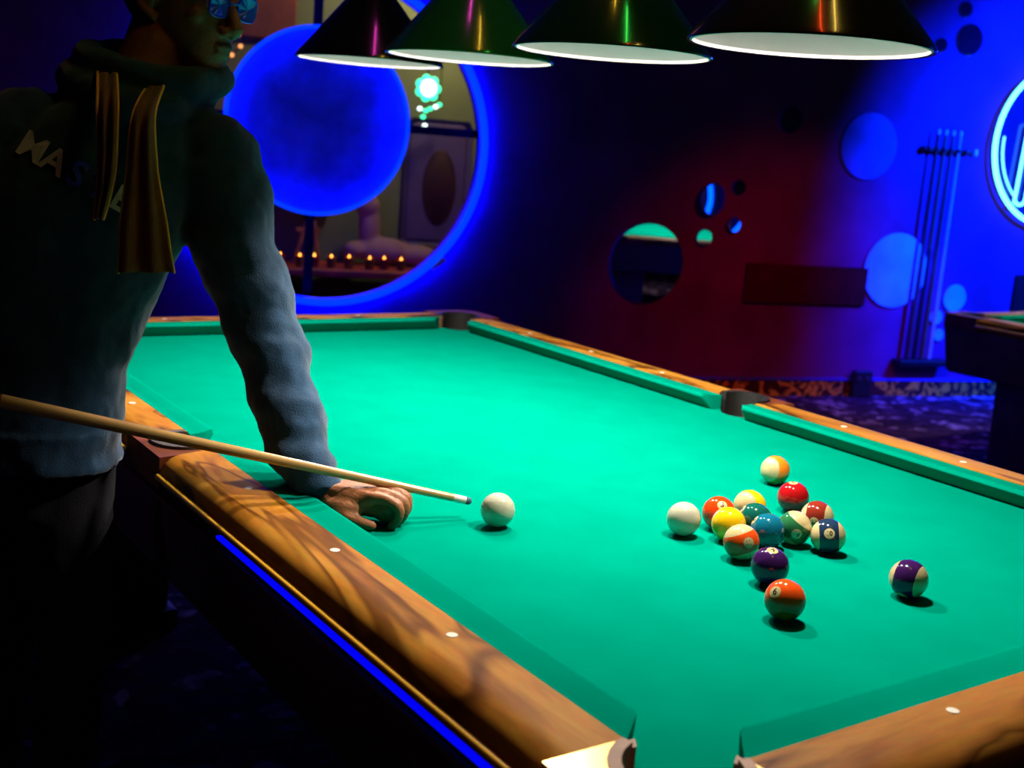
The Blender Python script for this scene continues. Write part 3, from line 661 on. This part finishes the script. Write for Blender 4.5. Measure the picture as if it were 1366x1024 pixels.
# body: head, neck, hands and a slim core under the clothes, one continuous skin
F = (CR*.80+CT*.42-V((0, 0, 1))*.30).normalized(); SD = V((0, 0, 1)).cross(F).normalized(); U = F.cross(SD)
HC = V((-.104, 1.250, 1.568)); HM = Matrix((F, SD, U)).transposed()
def hp(f, s, u): return tuple(HC+HM @ V((f, s, u)))
bd = []
bd.append(ellipsoid(hp(-.015, 0, .030), (.100, .078, .090), HM, 28, 18))
jaw = []
for u, fc, rf, rs in ((.05, .0, .088, .070), (.02, .010, .087, .068), (-.02, .014, .082, .065), (-.05, .020, .077, .060), (-.08, .032, .062, .050), (-.100, .043, .046, .038), (-.113, .050, .028, .024), (-.118, .052, .012, .012)):
    jaw.append([hp(fc+rf*math.cos(2*PI*j/28), rs*math.sin(2*PI*j/28), u) for j in range(28)])
bd.append(loft(jaw))
bd.append(tube([hp(.090, 0, .022), hp(.103, 0, .0), hp(.116, 0, -.022), hp(.110, 0, -.032)], [.008, .010, .0125, .009], 12))
for s in (-1, 1):
    bd.append(ellipsoid(hp(.104, s*.013, -.029), (.010, .009, .008), HM, 12, 8))
    bd.append(tube([hp(.086, s*.012, .030), hp(.084, s*.035, .034), hp(.070, s*.055, .026)], [.008, .009, .007], 10))
    bd.append(ellipsoid(hp(.062, s*.042, -.012), (.018, .016, .016), HM, 14, 10))
    bd.append(tube(catmull([hp(-.002, s*.072, .022), hp(-.018, s*.084, .030), hp(-.028, s*.086, .010), hp(-.016, s*.082, -.018), hp(.0, s*.073, -.030)], 4), .0075, 8))
    bd.append(ellipsoid(hp(-.010, s*.076, 0), (.014, .007, .024), HM, 12, 8))
bd.append(ellipsoid(hp(.095, 0, -.054), (.009, .022, .006), HM, 16, 8)); bd.append(ellipsoid(hp(.093, 0, -.066), (.009, .019, .006), HM, 16, 8))
bd.append(ellipsoid(hp(.082, 0, -.098), (.016, .020, .014), HM, 14, 8))
bd.append(tube([hp(-.030, 0, -.045), (-.150, 1.255, 1.480), (-.180, 1.250, 1.400)], [.060, .057, .066], 20))
bd.append(loft([ring(c, max(.05, w_-.035), max(.05, d_-.03)) for c, w_, d_ in TR]))
def core(A, k=.62): return tube(catmull([p for p, r in A], 4), lerp_list([r*k for p, r in A], 4), 14)
bd += [core(LARM, .62), core(RARM, .62)]
LEGS = [[((-.300, 1.235, .86), .080), ((-.300, 1.225, .68), .078), ((-.298, 1.215, .48), .060), ((-.305, 1.225, .28), .055), ((-.312, 1.235, .10), .045)],
        [((-.395, 1.300, .86), .080), ((-.392, 1.330, .68), .078), ((-.385, 1.350, .48), .060), ((-.392, 1.380, .28), .055), ((-.396, 1.400, .10), .045)]]
bd += [core(A, .72) for A in LEGS]
def hand(W, f, thumb_side, up, grip):
    """left/right hand from wrist W pointing along f; thumb_side and up are unit axes"""
    W, f, s, n = V(W), V(f).normalized(), V(thumb_side), V(up)
    s = (s-f*s.dot(f)).normalized(); n2 = f.cross(s); n = n2 if n2.dot(n) > 0 else -n2
    def h(a, b, c): return tuple(W+f*a+s*b+n*c)
    out = []
    pal = []
    for a, wd, th, c in ((-.035, .021, .019, .0), (-.01, .022, .018, .001), (.02, .030, .017, .002), (.05, .038, .0165, .003), (.078, .041, .0155, .004), (.094, .040, .013, .003)):
        pal.append([h(a, wd*math.copysign(abs(math.cos(t))**.75, math.cos(t)), c+th*math.copysign(abs(math.sin(t))**.85, math.sin(t))) for t in [2*PI*j/20 for j in range(20)]])
    out.append(loft(pal))
    out.append(ellipsoid(h(.030, .022, -.008), (.030, .018, .014), Matrix((f, s, n)).transposed(), 14, 8))   # ball of the thumb
    if grip == 'bridge':
        HF = Matrix((f, s, n)).transposed()
        out.append(ellipsoid(h(.062, .006, -.011), (.046, .034, .017), HF, 18, 10)); out.append(ellipsoid(h(.048, .034, -.010), (.034, .018, .014), HF, 16, 10))
        out.append(ellipsoid(h(.015, -.002, -.014), (.034, .027, .018), HF, 16, 10)); out.append(ellipsoid(h(.088, .004, -.014), (.030, .030, .014), HF, 16, 10)); out.append(ellipsoid(h(.110, .004, -.010), (.024, .028, .017), HF, 16, 10)); out.append(ellipsoid(h(.108, .000, -.022), (.020, .026, .013), HF, 16, 10))
    for i, b in enumerate((.031, .0105, -.0105, -.030)):
        ln = (.96, 1.05, 1.0, .84)[i]
        if grip == 'bridge':
            dr = (.000, .002, .003, -.002)[i]; sp = (.002, .000, -.002, -.006)[i]
            P_ = [h(.070, b*.92, .006), h(.092, b, .011+dr), h(.112, b+sp*.5, .011+dr), h(.092+.040*ln, b+sp, .004+dr), h(.098+.040*ln, b+sp, -.006), h(.096+.040*ln, b+sp, -.018), h(.093+.038*ln, b+sp, -.027), h(.088+.038*ln, b+sp, -.033)]
            R_ = [.0085, .0105, .0092, .0098, .0090, .0082, .0076, .0066]
        else:
            P_ = [h(.070, b*.92, .004), h(.094, b, .004), h(.108, b, -.010), h(.110, b, -.026), h(.098, b, -.040), h(.082, b, -.042), h(.072, b, -.034)]
            R_ = [.0085, .0105, .0098, .0096, .0088, .0080, .0072]
        out.append(tube(catmull(P_, 4), lerp_list(R_, 4), 12))
        # tendon ridge over the back of the hand
        out.append(tube([h(.012, b*.45, .015), h(.05, b*.75, .0175), h(.088, b, .0165)], [.0025, .0034, .0040], 8))
    if grip == 'bridge': P_ = [h(.010, .020, -.006), h(.034, .040, -.016), h(.060, .050, -.023), h(.080, .052, -.027), h(.098, .050, -.029)]
    else: P_ = [h(.010, .020, -.006), h(.036, .036, -.018), h(.062, .036, -.030), h(.078, .024, -.040), h(.084, .010, -.046)]
    out.append(tube(catmull(P_, 5), lerp_list([.014, .0125, .0108, .0102, .0082], 5), 12))
    return out, h
LW = (.022, .898, .8005)
lh, lhp = hand(LW, (.72, -.69, -.03), (-.69, -.72, 0), (0, 0, 1), 'bridge')
cue_dir = V((.695, -.193, -.170)).normalized()
TIP = V((.2413, .795, .7885))
grip_pt = TIP-cue_dir*.80
rh, rhp = hand(grip_pt-cue_dir*.045+V((-.035, .035, .075)), (.30, -.35, -.50), (.65, -.1, -.5), (-.7, -.5, .2), 'grip')
bd += lh+rh
body = padd('body', join(bd), SKIN); remesh(body, .0034, 3)
trousers = padd('trousers', join([tube(catmull([p for p, r in A], 8), lerp_list([r*1.0 for p, r in A], 8), 22, lambda t, a: .03*math.sin(30*t+2*a)*(.3+t)) for A in LEGS]+[loft([ring((-.338, 1.262, z), w_, .100) for z, w_ in ((.70, .07), (.76, .105), (.82, .115), (.88, .112))])]), DENIM)
remesh(trousers, .009, 4, (.09, .010))
for (x, y) in ((-.312, 1.235), (-.396, 1.400)):
    sh = [ellipsoid((x+.02, y-.075, .045), (.048, .115, .042)), tube([(x, y, .10), (x, y-.01, .05)], [.048, .05], 16), ellipsoid((x, y, .045), (.045, .055, .044))]
    o = padd('shoe', join(sh), mat('shoe_black', (.012, .012, .014), .5, noise=(30, .8, 1.2))); remesh(o, .008, 3)
    padd('sole', boxg(x-.035, x+.065, y-.18, y+.05, 0.001, .018, .008), mat('sole_grey', (.08, .08, .08), .7, noise=(30, .8, 1.2)), o, False)
# eyes, hair, glasses
for s in (-1, 1):
    ey = padd('eye', ellipsoid(hp(.083, s*.031, .012), (.0115, .0115, .0115), HM, 16, 10), mat('eye_white', (.75, .72, .70), .2, noise=(60, .95, 1.02)))
    padd('iris', ellipsoid(hp(.0925, s*.031, .011), (.003, .0055, .0055), HM, 14, 8), mat('iris_brown', (.03, .015, .008), .2, noise=(90, .8, 1.2)), ey)
hv, hf = ellipsoid((0, 0, 0), (.112, .089, .102), None, 40, 26); hv2 = []
for x, y, z in hv:
    q = V((x-.018, y, z+.034)); keep = q.z > .045+.55*max(0, q.x-.02) or q.x < -.035 and q.z > -.055
    k = 1+.035*math.sin(38*x+9*z)*math.sin(41*y+3*x)
    q2 = V((x*k-.018, y*k, z*k+.034)) if keep else V((x*.80-.018, y*.80, z*.80+.034)); hv2.append(hp(*q2))
padd('hair', (hv2, hf), mat('hair_dark', (.012, .010, .010), .6, noise=(80, .6, 1.5), bump=(200, .6)))
GB = mat('glasses_blue', (.01, .05, .80), .25, coat=.5, noise=(60, .9, 1.1)); GL = mat('lens_blue', (.03, .12, .75), .08, .3, coat=.8, noise=(6, .9, 1.1))
gl = None
for s in (-1, 1):
    rim = []
    for k in range(25):
        a = 2*PI*k/24; c_, s_ = math.cos(a), math.sin(a)
        rim.append(hp(.107-.010*abs(c_*.5+.2), s*.034+.025*math.copysign(abs(c_)**.6, c_), .012+.019*math.copysign(abs(s_)**.6, s_)))
    o = padd('glasses', tube(rim, .0022, 8, round_ends=False), GB)
    cen = sum((V(r) for r in rim[:-1]), V())/24
    lv = [tuple(V(r)+F*d) for d in (-.0007, .0007) for r in rim[:-1]]
    padd('lens', (lv+[tuple(cen-F*.0007), tuple(cen+F*.0007)], [(48, i, (i+1) % 24) for i in range(24)]+[(49, 24+i, 24+(i+1) % 24) for i in range(24)]+[(i, (i+1) % 24, 24+(i+1) % 24, 24+i) for i in range(24)]), GL, o, False)
    padd('temple', tube([hp(.095, s*.060, .022), hp(.04, s*.078, .020), hp(-.02, s*.084, .022)], .002, 8), GB, o)
    if s == 1: padd('bridge', tube([hp(.104, -.010, .016), hp(.110, 0, .019), hp(.104, .010, .016)], .0022, 8), GB, o)
# hanging scarf with amber edging
SCARF = mat('scarf_brown', (.16, .072, .016), .85, noise=(14, .7, 1.3), bump=(300, .3), sheen=.2); GOLD = mat('scarf_amber_edge', (.95, .45, .03), .5, noise=(30, .85, 1.15))
def strip(cent, wid, ph):
    C_ = catmull(cent, 8); W_ = lerp_list(wid, 8); rg = []; L_ = []; R_ = []
    for i, (c, w_) in enumerate(zip(C_, W_)):
        row = [c+CR*(w_*(j/10-.5))+e2*(.007*math.sin(j*1.25+ph+i*.06)) for j in range(11)]
        L_.append(row[0]); R_.append(row[-1])
        rg.append([tuple(q-e2*.003) for q in row]+[tuple(q+e2*.003) for q in reversed(row)])
    o = padd('scarf', loft(rg), SCARF)
    for q in (L_, R_): padd('edging', tube(q, .0026, 8), GOLD, o)
strip([(-.250, 1.190, 1.440), (-.272, 1.108, 1.385), (-.279, 1.085, 1.288), (-.290, 1.085, 1.215)], [.030, .032, .026, .014], 0)
strip([(-.185, 1.150, 1.425), (-.224, 1.083, 1.375), (-.232, 1.060, 1.292), (-.235, 1.040, 1.215), (-.233, 1.030, 1.140)], [.026, .034, .046, .070, .086], 1.2)
# chest lettering, wrapped on the hoodie
bpy.context.view_layer.update()
bvh = BVHTree.FromPolygons([v.co+V((-.34, 1.30, 0)) for v in hoodie.data.vertices], [tuple(p.vertices) for p in hoodie.data.polygons])
LM = [mat('letter_grey', (.55, .54, .62), .7, noise=(40, .9, 1.1)), mat('letter_blue', (.05, .08, 1.0), .6, noise=(40, .9, 1.1)), mat('letter_pink', (.75, .62, .58), .7, noise=(40, .9, 1.1))]
la, lb = V((-.405, 1.12, 1.322)), V((-.225, 1.02, 1.216))
ldir = (lb-la).normalized(); lup = (V((.3, 0, 1))-ldir*V((.3, 0, 1)).dot(ldir)).normalized(); lnm = (e2*-1)
for i, chh in enumerate('MASTER'):
    c0 = la.lerp(lb, (i+.5)/6); tv, tf = text_geo(chh, .056, .0012, .0012); pv = []
    for u, v_, z_ in tv:
        q = c0+ldir*u+lup*v_; org = q+lnm*.35
        hit = bvh.ray_cast(org, -lnm)
        pv.append((hit[0] if hit[0] else q)+lnm*(.0035+z_))
    padd('letter', (pv, tf), LM[0] if i < 2 else LM[1] if i < 4 else LM[2], hoodie, False)

cue = thing('pool_cue', TIP-cue_dir*1.47, 'long wooden pool cue resting on the bridge hand, aimed at the white ball', 'pool cue')
cue.rotation_euler = cue_dir.to_track_quat('Z', 'Y').to_euler()
add('shaft', *lathe([(.0106, .73), (.0064, 1.438)], 20), mat('maple_shaft', (.46, .28, .10), .25, coat=.4, noise=(16, .9, 1.08)), cue, 'auto')
add('butt', *lathe([(.012, 0), (.0148, .006), (.0142, .30), (.0106, .73)], 20), mat('cue_butt_brown', (.16, .065, .030), .25, coat=.4, noise=(16, .75, 1.2)), cue, 'auto')
add('ferrule', *lathe([(.0065, 1.438), (.0064, 1.460)], 20), PEARL, cue, 'auto')
add('tip', *lathe([(.0064, 1.460), (.0064, 1.467), (.004, 1.470)], 20), mat('chalk_tip', (.03, .10, .16), .9, noise=(80, .8, 1.2)), cue, 'auto')

# added coloured tubes out of view, placed and stretched to streak the lampshades
for (x, y, c, n, lab) in ((.56, 1.46, (1.0, .06, .55), 'pink', 'farthest'), (.60, .97, (1.0, .58, .04), 'yellow', 'second farthest'), (.58, .45, (.06, 1.0, .10), 'green', 'middle'), (.36, .02, (1.0, .07, .01), 'red', 'nearest left'), (.60, -.06, (1.0, .65, .10), 'amber', 'nearest right')):
    t = thing('tube_light', (x-.055, y, 3.05), '%s tube light on the ceiling above the table, %s of the row' % (n, lab), 'ceiling light', 'coloured ceiling tubes', math.atan2(.82, .57))
    add('housing', *boxg(-.27, .27, -.025, .025, -.045, 0, .006), BLACKM, t)
    add('tube', *tube([(-.24, 0, -.062), (.24, 0, -.062)], .013, 12), mat('tube_'+n, c, .4, emit=c, strength=26, noise=(30, .95, 1.05)), t, True)
    for e in (-.25, .25): add('end_cap', *boxg(e-.012, e+.012, -.018, .018, -.080, -.045, .003), BLACKM, t)
